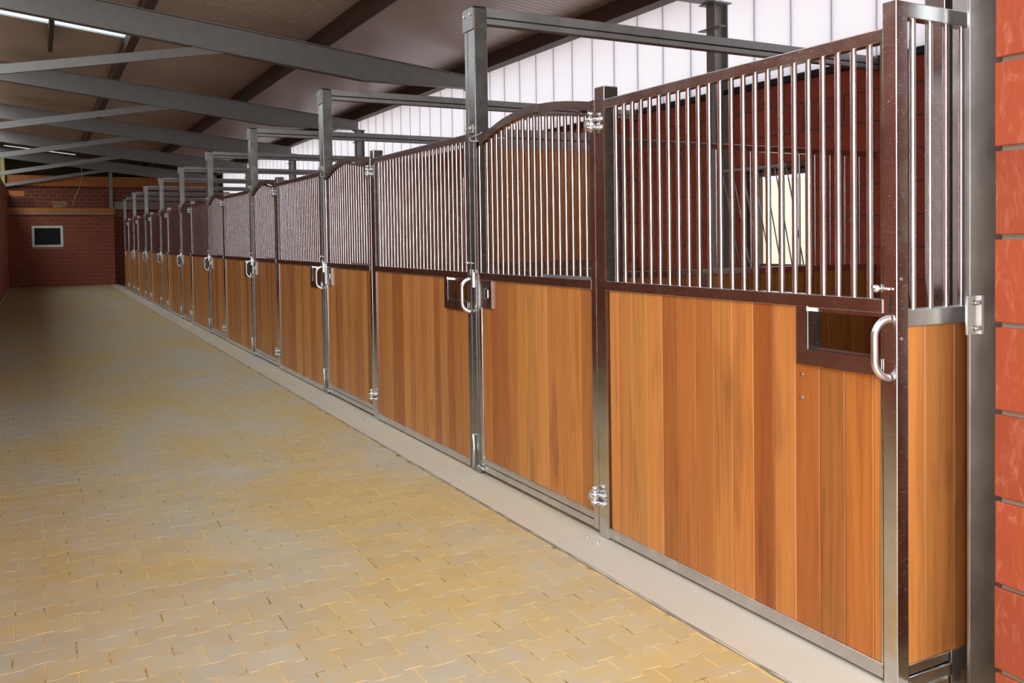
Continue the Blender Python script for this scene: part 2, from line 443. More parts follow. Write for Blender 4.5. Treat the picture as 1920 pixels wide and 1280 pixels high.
# ---------------------------------------------------------------- block walls
def courses(wall, axis, face, depth, a0, a1, z0, z1, bh, bl, phase_z, mat, holes=(), maxparts=0, key=None, jt=0.011, zoff=0.0, sign=1, nm='block'):
    """running bond; axis 1: wall along Y with its face at X=face; axis 0: along X with its face at Y=face"""
    items = []
    k = int(math.floor((z0-phase_z)/bh))
    while phase_z+k*bh < z1-0.02:
        zb = max(z0, phase_z+k*bh); zt = min(z1, phase_z+(k+1)*bh-jt)
        s_ = a0-(bl*0.5 if k % 2 else 0)
        while s_ < a1-0.02:
            b0 = max(a0, s_); b1 = min(a1, s_+bl-jt)
            segs = [(b0, b1)]
            for h0, h1, hz0, hz1 in holes:
                if zt > hz0+0.01 and zb < hz1-0.01:
                    ns = []
                    for q0, q1 in segs:
                        if q1 <= h0 or q0 >= h1: ns.append((q0, q1))
                        else:
                            if q0 < h0-0.02: ns.append((q0, h0))
                            if q1 > h1+0.02: ns.append((h1, q1))
                    segs = ns
            for q0, q1 in segs:
                if q1-q0 > 0.03 and zt-zb > 0.02: items.append((q0, q1, zb, zt))
            s_ += bl
        k += 1
    if key: items.sort(key=key)
    rest = MB(); cache = {}
    for i, (q0, q1, zb, zt) in enumerate(items):
        dp = depth; e = 0.0025
        f0 = face+random.uniform(-0.0015, 0.0015); f1 = face+sign*dp
        def geo(mb, oa, oz, of):
            # block with chamfered front edges
            a_, b_, c_, d_ = q0-oa, q1-oa, zb-oz, zt-oz
            F0 = f0-of; F1 = f1-of; Fe = F0+sign*e
            ring = [[(a_+e, F0, c_+e), (b_-e, F0, c_+e), (b_-e, F0, d_-e), (a_+e, F0, d_-e)],
                    [(a_, Fe, c_), (b_, Fe, c_), (b_, Fe, d_), (a_, Fe, d_)],
                    [(a_, F1, c_), (b_, F1, c_), (b_, F1, d_), (a_, F1, d_)]]
            vs = [p if axis == 0 else (p[1], p[0], p[2]) for R_ in ring for p in R_]
            fs = [(0, 1, 2, 3)]
            for l in (0, 4): fs += [(l+j, l+(j+1) % 4, l+4+(j+1) % 4, l+4+j) for j in range(4)]
            fs.append((8, 9, 10, 11)); mb.add(vs, fs)
        if i < maxparts:
            ck = (round(q1-q0, 3), round(zt-zb, 3))
            at = (q0, face, zb) if axis == 0 else (face, q0, zb)
            if ck not in cache:
                mb = MB(); geo(mb, q0, zb, face); cache[ck] = mb.mesh(nm, mat)
            inst(nm, cache[ck], wall, at)
        else: geo(rest, 0, 0, 0)
    if rest.v: part(nm+'_field', rest, mat, wall, kind='stuff')

# right wall behind the stalls, with one window per stall
WINS = [(6.14+3.45*k, 6.98+3.45*k, 1.13, 2.05) for k in range(-1, 8)]
def wall_mass(axis, f0, f1, a0, a1, z0, z1, holes):
    mb = MB(); cuts = sorted(holes)
    p = a0
    def bx(q0, q1, c, d):
        if q1-q0 < 1e-3 or d-c < 1e-3: return
        if axis == 1: mb.box(f0, f1, q0, q1, c, d)
        else: mb.box(q0, q1, f0, f1, c, d)
    for h0, h1, hz0, hz1 in cuts:
        bx(p, h0, z0, z1); bx(h0, h1, z0, hz0); bx(h0, h1, hz1, z1); p = h1
    bx(p, a1, z0, z1); return mb
wr = solo('wall_right', wall_mass(1, XB+0.006, XB+0.24, 2.0, YEND, 0, 2.80, WINS), MORTARD, (XB, 0, 0), kind='structure', label='red block wall behind the stalls')
courses(wr, 1, XB, 0.03, 2.0, YEND, 0.0, 2.80, 0.25, 0.49, 0.10, BLOCKB, WINS, 200,
        key=lambda t: (0 if (t[0] < 11 and t[3] > 1.0) else 1, t[0]))
solo('trim_3', MB().box(XB-0.03, XB+0.27, 2.0, 36.4, 2.80, 2.85), BLACK, (XB, 0, 2.8), kind='structure', label='black capping strip on top of the block wall')

# near end wall and the pier beside the camera
wn = solo('wall_near', MB().box(2.76, XB+0.24, 1.76, 1.99, 0, 3.9), MORTAR, (2.76, 1.8, 0), kind='structure', label='block wall closing the first stall')
pier = solo('wall_gateway', MB().box(2.344, 2.68, -0.3, 1.712, -0.05, 3.9), MORTAR, (2.34, 0, 0), kind='structure', label='bright red block pier at the gateway')
courses(pier, 1, 2.330, 0.36, -0.26, 1.728, 0.0, 3.9, 0.25, 0.5, -0.055, BLOCK, (), 60, key=lambda t: -t[0], jt=0.015)

# left wall
wl = solo('wall_left', MB().box(-1.06, -0.828, -0.3, YEND, 0, 3.25), MORTARD, (-0.82, 0, 0), kind='structure', label='red block wall along the left of the aisle')
courses(wl, 1, -0.82, 0.03, -0.3, YEND, 0.0, 3.25, 0.25, 0.5, 0.0, BLOCKL, (), 0, sign=-1)
solo('baseboard_left', MB().box(-0.82, -0.79, 20, YEND, -0.01, 0.06), CONC, (-0.8, 28, 0), kind='structure', label='sandy kerb at the foot of the left wall')
solo('wall_outer_left', MB().box(-6.2, -6.0, -0.6, 43.2, 0, 5.6), plain('dim_sheeting', lin(150, 130, 110)), (-6.1, 20, 0), kind='structure', label='outer wall of the hall beyond the left aisle wall')
solo('floor_far', MB().box(-1.06, XB+0.24, YEND+.1, 43.2, -0.12, -0.081), DIRT, (2, 40, -0.1), kind='structure', label='floor of the bay beyond the end wall')
solo('floor_left', MB().box(-6.0, -1.06, -0.6, 43.2, -0.08, -0.01), DIRT, (-3, 20, 0), kind='structure', label='floor of the hall beyond the left wall')
solo('wall_gateway_left', MB().box(-6.0, -1.0, -0.55, -0.3, 0, 5.4), MORTARD, (-3, -0.4, 0), kind='structure', label='gable wall left of the gateway')
solo('reflector_building', MB().box(9.0, 9.3, -16, 1.6, -0.1, 3.3), CREAM, (9, -7, -0.1), 'unseen cream building added outside the gateway for the column to reflect', 'building')  # unseen, added so the jamb column has something pale to reflect
solo('wall_gateway_top', MB().box(-1.0, 2.75, -0.55, -0.3, 3.7, 5.4), MORTARD, (1, -0.4, 3.7), kind='structure', label='gable wall above the gateway')

# end walls
end = solo('wall_end', MB().box(-0.9, XB+0.24, YEND+0.006, YEND+0.25, -0.08, 3.36), MORTARF, (2, YEND, 0), kind='structure', label='dark red brick end wall of the aisle')
courses(end, 0, YEND, 0.03, -0.9, XB, 0.0, 3.36, 0.125, 0.25, 0.0, BRICKD, (), 0, jt=0.014, nm='brick')
AW = (-0.17, 0.72, 1.33, 2.03)
an = solo('wall_annexe', wall_mass(0, 36.206, 36.5, -0.86, 2.235, 0, 2.40, [AW]).box(-0.86, 2.235, 36.5, 36.88, 2.30, 2.40).box(2.0, 2.235, 36.5, 36.88, 0, 2.3), MORTARF, (0.7, 36.2, 0), kind='structure', label='red brick room front at the end of the aisle')
courses(an, 0, 36.2, 0.03, -0.86, 2.235, 0.0, 2.40, 0.125, 0.25, 0.03, BRICKA, [(AW[0]-.0, AW[1]+.0, AW[2], AW[3])], 0, jt=0.012, nm='brick')
t = thing('window_1', 'small white framed window with dark glass in the end brick wall', 'window', (0.275, 36.2, 1.33)); t['kind'] = 'structure'
fr = MB(); f_ = 0.075
for q in ((AW[0], AW[1], AW[2], AW[2]+f_), (AW[0], AW[1], AW[3]-f_, AW[3]), (AW[0], AW[0]+f_, AW[2]+f_, AW[3]-f_), (AW[1]-f_, AW[1], AW[2]+f_, AW[3]-f_)):
    fr.box(q[0], q[1], 36.185, 36.27, q[2], q[3])
part('window_frame', fr, WHITEF, t)
part('pane', MB().box(AW[0]+f_-.01, AW[1]-f_+.01, 36.235, 36.25, AW[2]+f_-.01, AW[3]-f_+.01), DGLASS, t)
led = solo('trim_4', MB().box(-0.86, 2.25, 36.17, 36.35, 2.46, 2.62), GLULAM, (0.7, 36.2, 2.46), kind='structure', label='orange timber edge beam on top of the brick room')
solo('trim_5', MB().box(-0.86, 2.25, 36.15, 36.88, 2.40, 2.455), CONCG, (0.7, 36.2, 2.4), kind='structure', label='grey slab edge under the orange timber')
solo('trim_6', MB().box(-0.82, XB, YEND-0.10, YEND+0.22, 3.37, 3.72), GLULAM, (2, 36.9, 3.37), kind='structure', label='long orange laminated beam across the end wall')
solo('trim_7', MB().box(2.27, 5.2, YEND-0.07, YEND-0.01, 2.60, 2.86), CONCG, (3.7, 36.9, 2.6), kind='structure', label='grey concrete band on the dark end brickwork')
solo('timber_stub', MB().box(-0.81, -0.34, 36.30, 36.45, 3.0, 3.17), GLULAM, (-0.6, 36.4, 3.0), 'short orange timber stub against the left end of the end wall', 'beam')
cb = MB()
for a in range(5):
    r = 0.16+0.02*a; z = 2.64+0.03*a
    cb.tube([(0.66+r*math.cos(i*math.pi/10)*(1.1 if a % 2 else 1), 36.26+0.05*math.sin(i*math.pi/10)+0.01*a, 2.64+0.01+0.5*r*(1+math.sin(i*math.pi/10+a))*0.75) for i in range(21)], 0.010, 5)
solo('cable_coil', cb, CABLE, (0.66, 36.26, 2.63), 'loose coil of pale cable lying on the orange timber ledge', 'cable')
solo('hanging_cable', MB().tube([(1.30, 36.1, 4.25), (1.31, 36.1, 3.85), (1.30, 36.12, 3.6), (1.22, 36.15, 3.25), (1.08, 36.18, 2.95), (1.02, 36.2, 2.72), (1.0, 36.25, 2.64)], 0.011, 6), CABLE, (1.1, 36.1, 2.6), 'pale cable hanging from the roof in front of the end wall', 'cable')
solo('wall_gable', MB().box(-6.0, XB+0.24, 43.0, 43.2, 0, 5.6), SHEET, (0, 43, 0), kind='structure', label='tan gable sheeting seen above the end wall')

# ---------------------------------------------------------------- roof
def zr(x): return 4.405-0.114*(x-0.68)
RT = 0.20    # purlin depth
rs = MB()
XL, XR = -6.2, 6.1
def roofpiece(mb, y0, y1, xa, xb):
    n = max(1, int(round((y1-y0)/0.11)))
    d = (y1-y0)/n
    za, zb = zr(xa)+RT, zr(xb)+RT
    for k in range(n):
        ya = y0+k*d; g = 0.022
        # shallow rib profile: flat pan, thin groove
        prof = [(ya, 0), (ya+d-g, 0), (ya+d-g/2, 0.012), (ya+d, 0)]
        for (p, q), (p2, q2) in zip(prof[:-1], prof[1:]):
            mb.add([(xa, p, za+q), (xb, p, zb+q), (xb, p2, zb+q2), (xa, p2, za+q2)], [(0, 1, 2, 3)])
    mb.add([(xa, y0, za+.06), (xb, y0, zb+.06), (xb, y1, zb+.06), (xa, y1, za+.06)], [(0, 3, 2, 1)])
    for y in (y0, y1): mb.add([(xa, y, za), (xb, y, zb), (xb, y, zb+.06), (xa, y, za+.06)], [(0, 1, 2, 3)])
ys = [-0.55]
for a, b_ in ROOFLIGHTS: ys += [a, b_]
ys.append(43.2)
for i in range(0, len(ys), 2):
    roofpiece(rs, ys[i], ys[i+1], XL, -2.2); roofpiece(rs, ys[i], ys[i+1], -1.12, XR)
for a, b_ in ROOFLIGHTS: roofpiece(rs, a, b_, 1.25, XR); roofpiece(rs, a, b_, XL, -2.2)
ceil = solo('ceiling', rs, ROOF, (0, 0, 0), kind='structure', label='ribbed underside of the sloping roof')
for i, (a, b_) in enumerate(ROOFLIGHTS):
    mb = MB(); xa, xb = -1.10, 1.24
    mb.add([(xa, a, zr(xa)+RT+.02), (xb, a, zr(xb)+RT+.02), (xb, b_, zr(xb)+RT+.02), (xa, b_, zr(xa)+RT+.02)], [(0, 1, 2, 3)])
    mb.add([(xa, a, zr(xa)+RT+.03), (xb, a, zr(xb)+RT+.03), (xb, b_, zr(xb)+RT+.03), (xa, b_, zr(xa)+RT+.03)], [(0, 3, 2, 1)])
    o = solo('rooflight', mb, RLIGHT, (0, a, 4.6), ['unseen roof light added over the first stall door', 'unseen roof light added over the second roof beam', 'unseen roof light added over the third stall', 'bright blue-white roof light strip behind the nearest visible roof beam', 'small bright roof light strip far off above the end wall'][i], 'roof light', 'roof lights')
for i, (x, wd, dz, mt, lb) in enumerate(((-0.95, .10, RT, PURLIN, 'dark timber purlin above the left wall'), (0.24, .06, RT, PURLIN, 'short slim dark bar crossing the roof light'), (1.25, .12, RT, PURLIN, 'dark timber purlin at the end of the roof light'),
        (3.40, .14, RT, PURLIN, 'dark timber purlin halfway between roof light and eaves'), (5.56, .16, RT, PURLIN, 'dark eaves purlin above the white wall panels'))):
    solo('purlin', MB().box(x-wd/2, x+wd/2, 15.0 if i == 1 else -0.3, 17.3 if i == 1 else 42.9, zr(x)+0.002, zr(x)+dz-0.012), mt, (x, 20, zr(x)), lb, 'beam', 'roof purlins')
solo('ridge_fill_sheet', MB().prism([(-2.19, zr(-2.19)+RT), (-1.13, zr(-1.13)+RT), (-1.13, zr(-1.13)+RT+.01), (-2.19, zr(-2.19)+RT+.01)], 1, -0.5, 43.1), RLIGHT, (-1.66, 20, 4.9), 'unseen translucent ridge strip added beyond the left aisle wall for more light', 'roof light')  # unseen sheet, added to let more daylight into the aisle
solo('trim_9', MB().box(-2.24, -1.08, 36.4, 43.1, zr(-2.2)+RT-.05, zr(-2.2)+RT-.03), ROOF, (-1.7, 40, 4.8), kind='structure', label='unseen roof sheet added to block the end of the ridge strip')  # unseen, added to keep ridge light off the far roof
solo('trim_8', MB().box(XB-0.06, XB+0.02, 2.0, 36.4, 3.90, 3.94).box(XB+0.0, XB+0.12, 2.0, 36.4, 3.94, zr(XB)+RT-.006), RAILG, (XB, 0, 3.9), kind='structure', label='grey rail above the white wall panels')

RY = [7.24, 13.1, 19.0, 24.9, 30.8, 36.7]
def rafter(i, y):
    t = thing('rafter', '%s grey steel roof beam from the camera end' % ORD[i], 'beam', (5.6, y, 3.7), 'roof beams')
    xs = [-5.9, 3.94, 5.60]
    bot = [3.68+0.122*(3.94+5.9), 3.68, 3.68]
    wb = MB().prism([(xs[0], bot[0]), (xs[1], bot[1]), (xs[2], bot[2]), (5.60, zr(5.60)-.001), (xs[0], zr(xs[0])-.001)], 1, y-0.006, y+0.006)
    part('web', wb, GALV, t)
    ft = 0.012
    part('bottom_flange', MB().prism([(xs[0], bot[0]-ft), (xs[1], bot[1]-ft), (xs[2], bot[2]-ft), (xs[2], bot[2]), (xs[1], bot[1]), (xs[0], bot[0])], 1, y-0.075, y+0.075), GALV, t)
    part('top_flange', MB().prism([(xs[0], zr(xs[0])-ft), (5.60, zr(5.60)-ft), (5.60, zr(5.6)-.001), (xs[0], zr(xs[0])-.001)], 1, y-0.075, y+0.075), GALV, t)
for i, y in enumerate(RY): rafter(i, y)
for i, y in enumerate(RY):
    t = thing('steel_column', '%s grey steel column in front of the white wall, counted from the camera' % ORD[i], 'column', (5.60, y, 0), 'steel columns along the right wall')
    part('web', MB().box(5.55, 5.70, y-0.004, y+0.004, 0.02, 3.66), GALV, t)
    part('flange', MB().box(5.545, 5.555, y-0.065, y+0.065, 0.02, 3.66), GALV, t)
    part('flange', MB().box(5.695, 5.705, y-0.065, y+0.065, 0.02, 3.66), GALV, t)
    part('head_plate', MB().box(5.50, 5.71, y-0.12, y+0.12, 3.655, 3.667), GALV, t)
    part('bracket', MB().box(5.52, 5.60, y-0.17, y+0.17, 3.42, 3.43), GALV, t)
for i, y in enumerate(RY[1:]):
    t = thing('strut', '%s slanting grey strut below the roof beams, counted from the camera' % ORD[i], 'brace', (-0.8, y, 3.4), 'slanting roof struts')
    xa, za, xb_, zb_ = -0.95, 3.36, 1.80, 3.885
    dx, dz = xb_-xa, zb_-za; L = math.hypot(dx, dz); nx, nz = -dz/L, dx/L; h_ = 0.055
    part('bar', MB().prism([(xa-nx*h_, za-nz*h_), (xb_-nx*h_, zb_-nz*h_), (xb_+nx*h_, zb_+nz*h_), (xa+nx*h_, za+nz*h_)], 1, y-0.03, y+0.03), GALV, t)
    part('gusset', MB().prism([(xb_-0.06, zb_-0.06), (xb_+0.32, zb_+0.0), (xb_+0.32, zb_+0.012), (xb_-0.06, zb_+0.055)], 1, y-0.006, y+0.006), GALV, t)
    p = solo('timber_post', MB().rbox(-0.99, -0.87, y-0.07, y+0.07, 3.25, 4.38, 2, .01), YELLOW, (-0.93, y, 3.25), '%s pale yellow timber post standing on the left wall, counted from the camera' % ORD[i], 'post', 'timber posts on the left wall')
solo('end_column', MB().rbox(2.14, 2.25, YEND-0.13, YEND-0.03, 2.625, 3.9, 2, .005), GALV, (2.2, 36.8, 2.6), 'slim grey post standing on the corner of the end room', 'column')

# white polycarbonate wall
pw = solo('wall_polycarbonate', MB().box(XB+0.03, XB+0.10, 1.99, 36.4, 2.85, 2.87), RAILG, (XB, 2, 2.85), kind='structure', label='sill rail of the translucent white wall')
y = 1.86; nP = 0
pan = MB().box(0, 0.03, 0.0, 0.486, 0, 1.12).mesh('wall_panel', POLY)
post = MB().box(-0.004, 0.034, -0.0055, 0.0055, 0, 1.12).mesh('joint_strip', PSTRIP)
while y < 36.3:
    if y > 1.9:
        inst('wall_panel', pan, pw, (XB+0.045, y+0.007, 2.85))
    inst('joint_strip', post, pw, (XB+0.045, y+0.5, 2.85)); y += 0.5
# the wall goes on as masonry up to the eaves past the panels
solo('wall_right_end', MB().box(XB, XB+0.24, 36.36, YEND+.25, 2.80, 4.02).box(XB, XB+0.24, YEND+.25, 43.0, -0.05, 4.02), MORTARD, (XB, 36.6, 2.8), kind='structure', label='masonry end of the right wall')

# windows of the stalls
for k, (a, b_, c, d) in enumerate(WINS):
    t = thing('window_%d' % (k+2), '%s brown framed stall window in the right wall' % ORD[k], 'window', (XB, (a+b_)/2, c)); t['kind'] = 'structure'
    f_ = 0.055; fr = MB()
    for q in ((a, b_, c, c+f_), (a, b_, d-f_, d), (a, a+f_, c+f_, d-f_), (b_-f_, b_, c+f_, d-f_)): fr.box(XB+0.05, XB+0.12, q[0], q[1], q[2], q[3])
    part('window_frame', fr, BROWNF, t)
    part('pane', MB().box(XB+0.08, XB+0.088, a+f_-.005, b_-f_+.005, c+f_-.005, d-f_+.005), GLASS, t)
    part('window_sill', MB().box(XB-0.02, XB+0.05, a, b_, c-0.03, c), BROWNF, t)
    gd = thing('window_guard', 'leaning guard of thin rods in front of the %s stall window' % ORD[k], 'guard', (XB-0.02, (a+b_)/2, c), 'stall window guards')
    n = 7
    for i in range(n):
        yy = a-0.02+(b_-a+0.04)*i/(n-1)
        part('rod', MB().tube([(XB-0.02, yy, c-0.03), (XB-0.05, yy, c+0.10), (XB-0.20, yy, d-0.15), (XB-0.24, yy, d)], 0.006, 5), RAILG, gd)
    part('cross_bar', MB().box(XB-0.255, XB-0.235, a-0.04, b_+0.04, d-0.01, d+0.012), RAILG, gd)
    part('cross_bar', MB().box(XB-0.03, XB-0.008, a-0.04, b_+0.04, c-0.045, c-0.025), RAILG, gd)
solo('yard_ground', MB().box(XB+0.24, 60, -30, 90, -0.3, -0.1), GRAVEL, (20, 20, -0.1), kind='structure', label='pale yard outside the stall windows')
solo('forecourt', MB().box(-30, 60, -40, -0.6, -0.3, -0.05), GRAVEL, (0, -10, -0.1), kind='structure', label='pale forecourt outside the gateway')
solo('yard_wall', MB().box(13, 13.3, -10, 60, -0.1, 2.6), CREAM, (13, 20, -0.1), 'cream rendered yard wall seen through the stall windows', 'wall')

# ---------------------------------------------------------------- stall fronts
bar_up = MB().cyl((0, 0, 0), (0, 0, 1), 0.0105, 12, caps=False).mesh('bar', BARS)
bar_thin = MB().cyl((0, 0, 0), (0, 0, 1), 0.0085, 8, caps=False).mesh('bar', BARS)
JN = [3.734, 3.658, 3.544, 3.419, 3.303, 3.186, 3.067, 2.947, 2.830, 2.707, 2.594, 2.479, 2.360, 2.243, 2.118, 2.075]
TINT = {0: (1.0, .92, .95), 1: (.95, .92, .9), 2: (.86, .86, .84), 3: (.98, .94, .88), 4: (.92, .92, .9), 5: (.9, .8, .74), 6: (.9, .82, .76), 7: (.98, .96, .9),
        8: (1.0, .9, .84), 9: (.8, .68, .62), 10: (1.22, 1.32, 1.38), 11: (.92, .84, .78), 12: (.68, .62, .6), 13: (1.0, .92, .8), 14: (.95, .9, .82)}
def plank_y(parent, xf, y0, y1, z0, z1, tint=None, th=0.03, mat=WOOD):
    g = 0.0008; e = 0.003; a, b_ = y0+g, y1-g
    o = part('plank', MB().prism([(xf+e, a), (xf, a+e), (xf, b_-e), (xf+e, b_), (xf+th, b_), (xf+th, a)], 2, z0, z1), mat, parent)
    if tint: o.color = (*tint, 1)
    return o
def plank_x(parent, yf, x0, x1, z0, z1, tint=None, th=0.03):
    g = 0.0008; e = 0.003; a, b_ = x0+g, x1-g
    o = part('plank', MB().prism([(a, yf+e), (a+e, yf), (b_-e, yf), (b_, yf+e), (b_, yf+th), (a, yf+th)], 2, z0, z1), WOOD, parent)
    if tint: o.color = (*tint, 1)
    return o
def rtint(lo=.82, hi=1.08):
    v = random.uniform(lo, hi); return (v, v*random.uniform(.93, 1.02), v*random.uniform(.88, 1.02))

def make_panel(k):
    ya = TALL[k]+0.004; yb = HIN[k]-0.002
    lbs = 'stall front panel, planks below and upright bars above, %s from the camera' % ORD[k]
    t = thing('stall_panel', lbs, 'stall panel', (X0, (ya+yb)/2, ZB0), 'fixed stall front panels')
    D = 0.042
    part('top_rail', MB().rbox(X0, X0+D, ya, yb, ZT0, ZT1, 1, .003), STEEL, t)
    part('middle_rail', MB().rbox(X0-.002, X0+D, ya, yb, ZM0, ZM1, 1, .003), STEEL, t)
    part('bottom_rail', MB().rbox(X0-.002, X0+D, ya, yb, ZB0, ZW, 1, .003), STEEL, t)
    part('edge_strip', MB().box(X0, X0+D, yb-0.007, yb, ZW, ZM0).box(X0, X0+D, yb-0.007, yb, ZM1, ZT0), STEEL, t)
    part('edge_strip', MB().box(X0, X0+D, ya, ya+0.007, ZW, ZM0).box(X0, X0+D, ya, ya+0.007, ZM1, ZT0), STEEL, t)
    n = max(2, int(round((yb-ya)/0.070))-1); s_ = (yb-ya)/(n+1)
    for i in range(n): inst('bar', bar_up, t, (X0+0.021, ya+s_*(i+1), ZM1-.002), (1, 1, ZT0-ZM1+.004))
    # feed hatch close to the post on the near side
    h0, h1 = ya, ya+0.335; hz = 1.058; hb = 1.004
    if k == 0: js = JN
    else:
        w_ = (yb-ya-0.014)/round((yb-ya-0.014)/0.12); js = [yb-0.007-w_*i for i in range(int(round((yb-ya-0.014)/w_))+1)]
    for i in range(len(js)-1):
        y1, y0 = js[i], js[i+1]
        tint = TINT.get(i) if k == 0 else rtint(.78, 1.02)
        top = ZM0
        if y0 < h1+0.05-0.02 and y1 < h1+0.12: top = hb
        if top == hb and y1 > h1+0.06:
            plank_y(t, X0+0.006, h1+0.05, y1, hb-0.0, ZM0, tint)
        plank_y(t, X0+0.006, y0, y1, ZW-.002, top+.002, tint)
    hf = MB()
    hf.box(X0-.006, X0+0.008, h1, h1+0.050, hb, ZM0+.004)       # left flange
    hf.box(X0-.006, X0+0.008, ya, h1, hb, hz)                    # lower flange
    hf.box(X0, X0+0.062, h1-0.001, h1+0.003, hz, ZM0)            # returns
    hf.box(X0, X0+0.062, ya, h1, hz-.004, hz)
    hf.box(X0+.02, X0+0.062, ya, h1, ZM0-.014, ZM0-.002)
    part('feed_hatch', hf, STEEL, t, 'open steel framed feed hatch')
    if k == 0:
        for z in (0.965, 0.885): part('screw', MB().cyl((X0+.006, 2.445, z), (X0+.0025, 2.445, z), 0.007, 10), ZINC, t)
        for z in (1.075,): part('rivet', MB().cyl((X0+.045, h1-.001, z), (X0+.045, h1-.004, z), 0.005, 8), BLACK, t)
    return t

def make_hinge_post(k):
    y0, y1 = HIN[k], HIN[k]+0.084; D = 0.078
    t = thing('hinge_post', 'short square steel post between panel and door, %s from the camera' % ORD[k], 'post', (X0+D/2, (y0+y1)/2, 0.032), 'hinge posts of the stall fronts')
    part('tube', MB().rbox(X0, X0+D, y0, y1, 0.032, 2.146, 2, .004), STEEL, t)
    part('cap', MB().rbox(X0+.001, X0+D-.001, y0+.001, y1-.001, 2.146, 2.150, 2, .004), RAILG, t)
    part('base_plate', MB().prism([(X0-.078, .014), (X0+.06, .030), (X0+.06, .034), (X0-.078, .022)], 1, y0-0.015, y1+0.05), CONC, t)
    for yy in (y0+0.01, y1+0.02): part('bolt', MB().cyl((X0-0.055, yy, .022), (X0-0.055, yy, .030), 0.009, 8), ZINC, t)

def arch(y0, y1):
    """outer arch line of a door between latch side y1 (far) and hinge side y0"""
    pts = []; n = 20
    for i in range(n+1):
        u = i/n                                   # 0 at the latch side
        y = y1+(y0-y1)*u
        key = [(0, 2.030), (.08, 2.066), (.25, 2.122), (.42, 2.148), (.55, 2.152), (.72, 2.140), (.88, 2.112), (1, 2.086)]
        for (a, za), (b_, zb_) in zip(key[:-1], key[1:]):
            if a <= u <= b_+1e-9:
                f = (u-a)/(b_-a); z = za+(zb_-za)*f; break
        pts.append((y, z))
    # smooth
    for _ in range(2): pts = [pts[0]]+[(pts[i][0], (pts[i-1][1]+2*pts[i][1]+pts[i+1][1])/4) for i in range(1, n)]+[pts[-1]]
    return pts
def interp(pts, y):
    for (a, za), (b_, zb_) in zip(pts[:-1], pts[1:]):
        if (a-y)*(b_-y) <= 0: return za+(zb_-za)*(y-a)/(b_-a) if b_ != a else za
    return pts[-1][1]

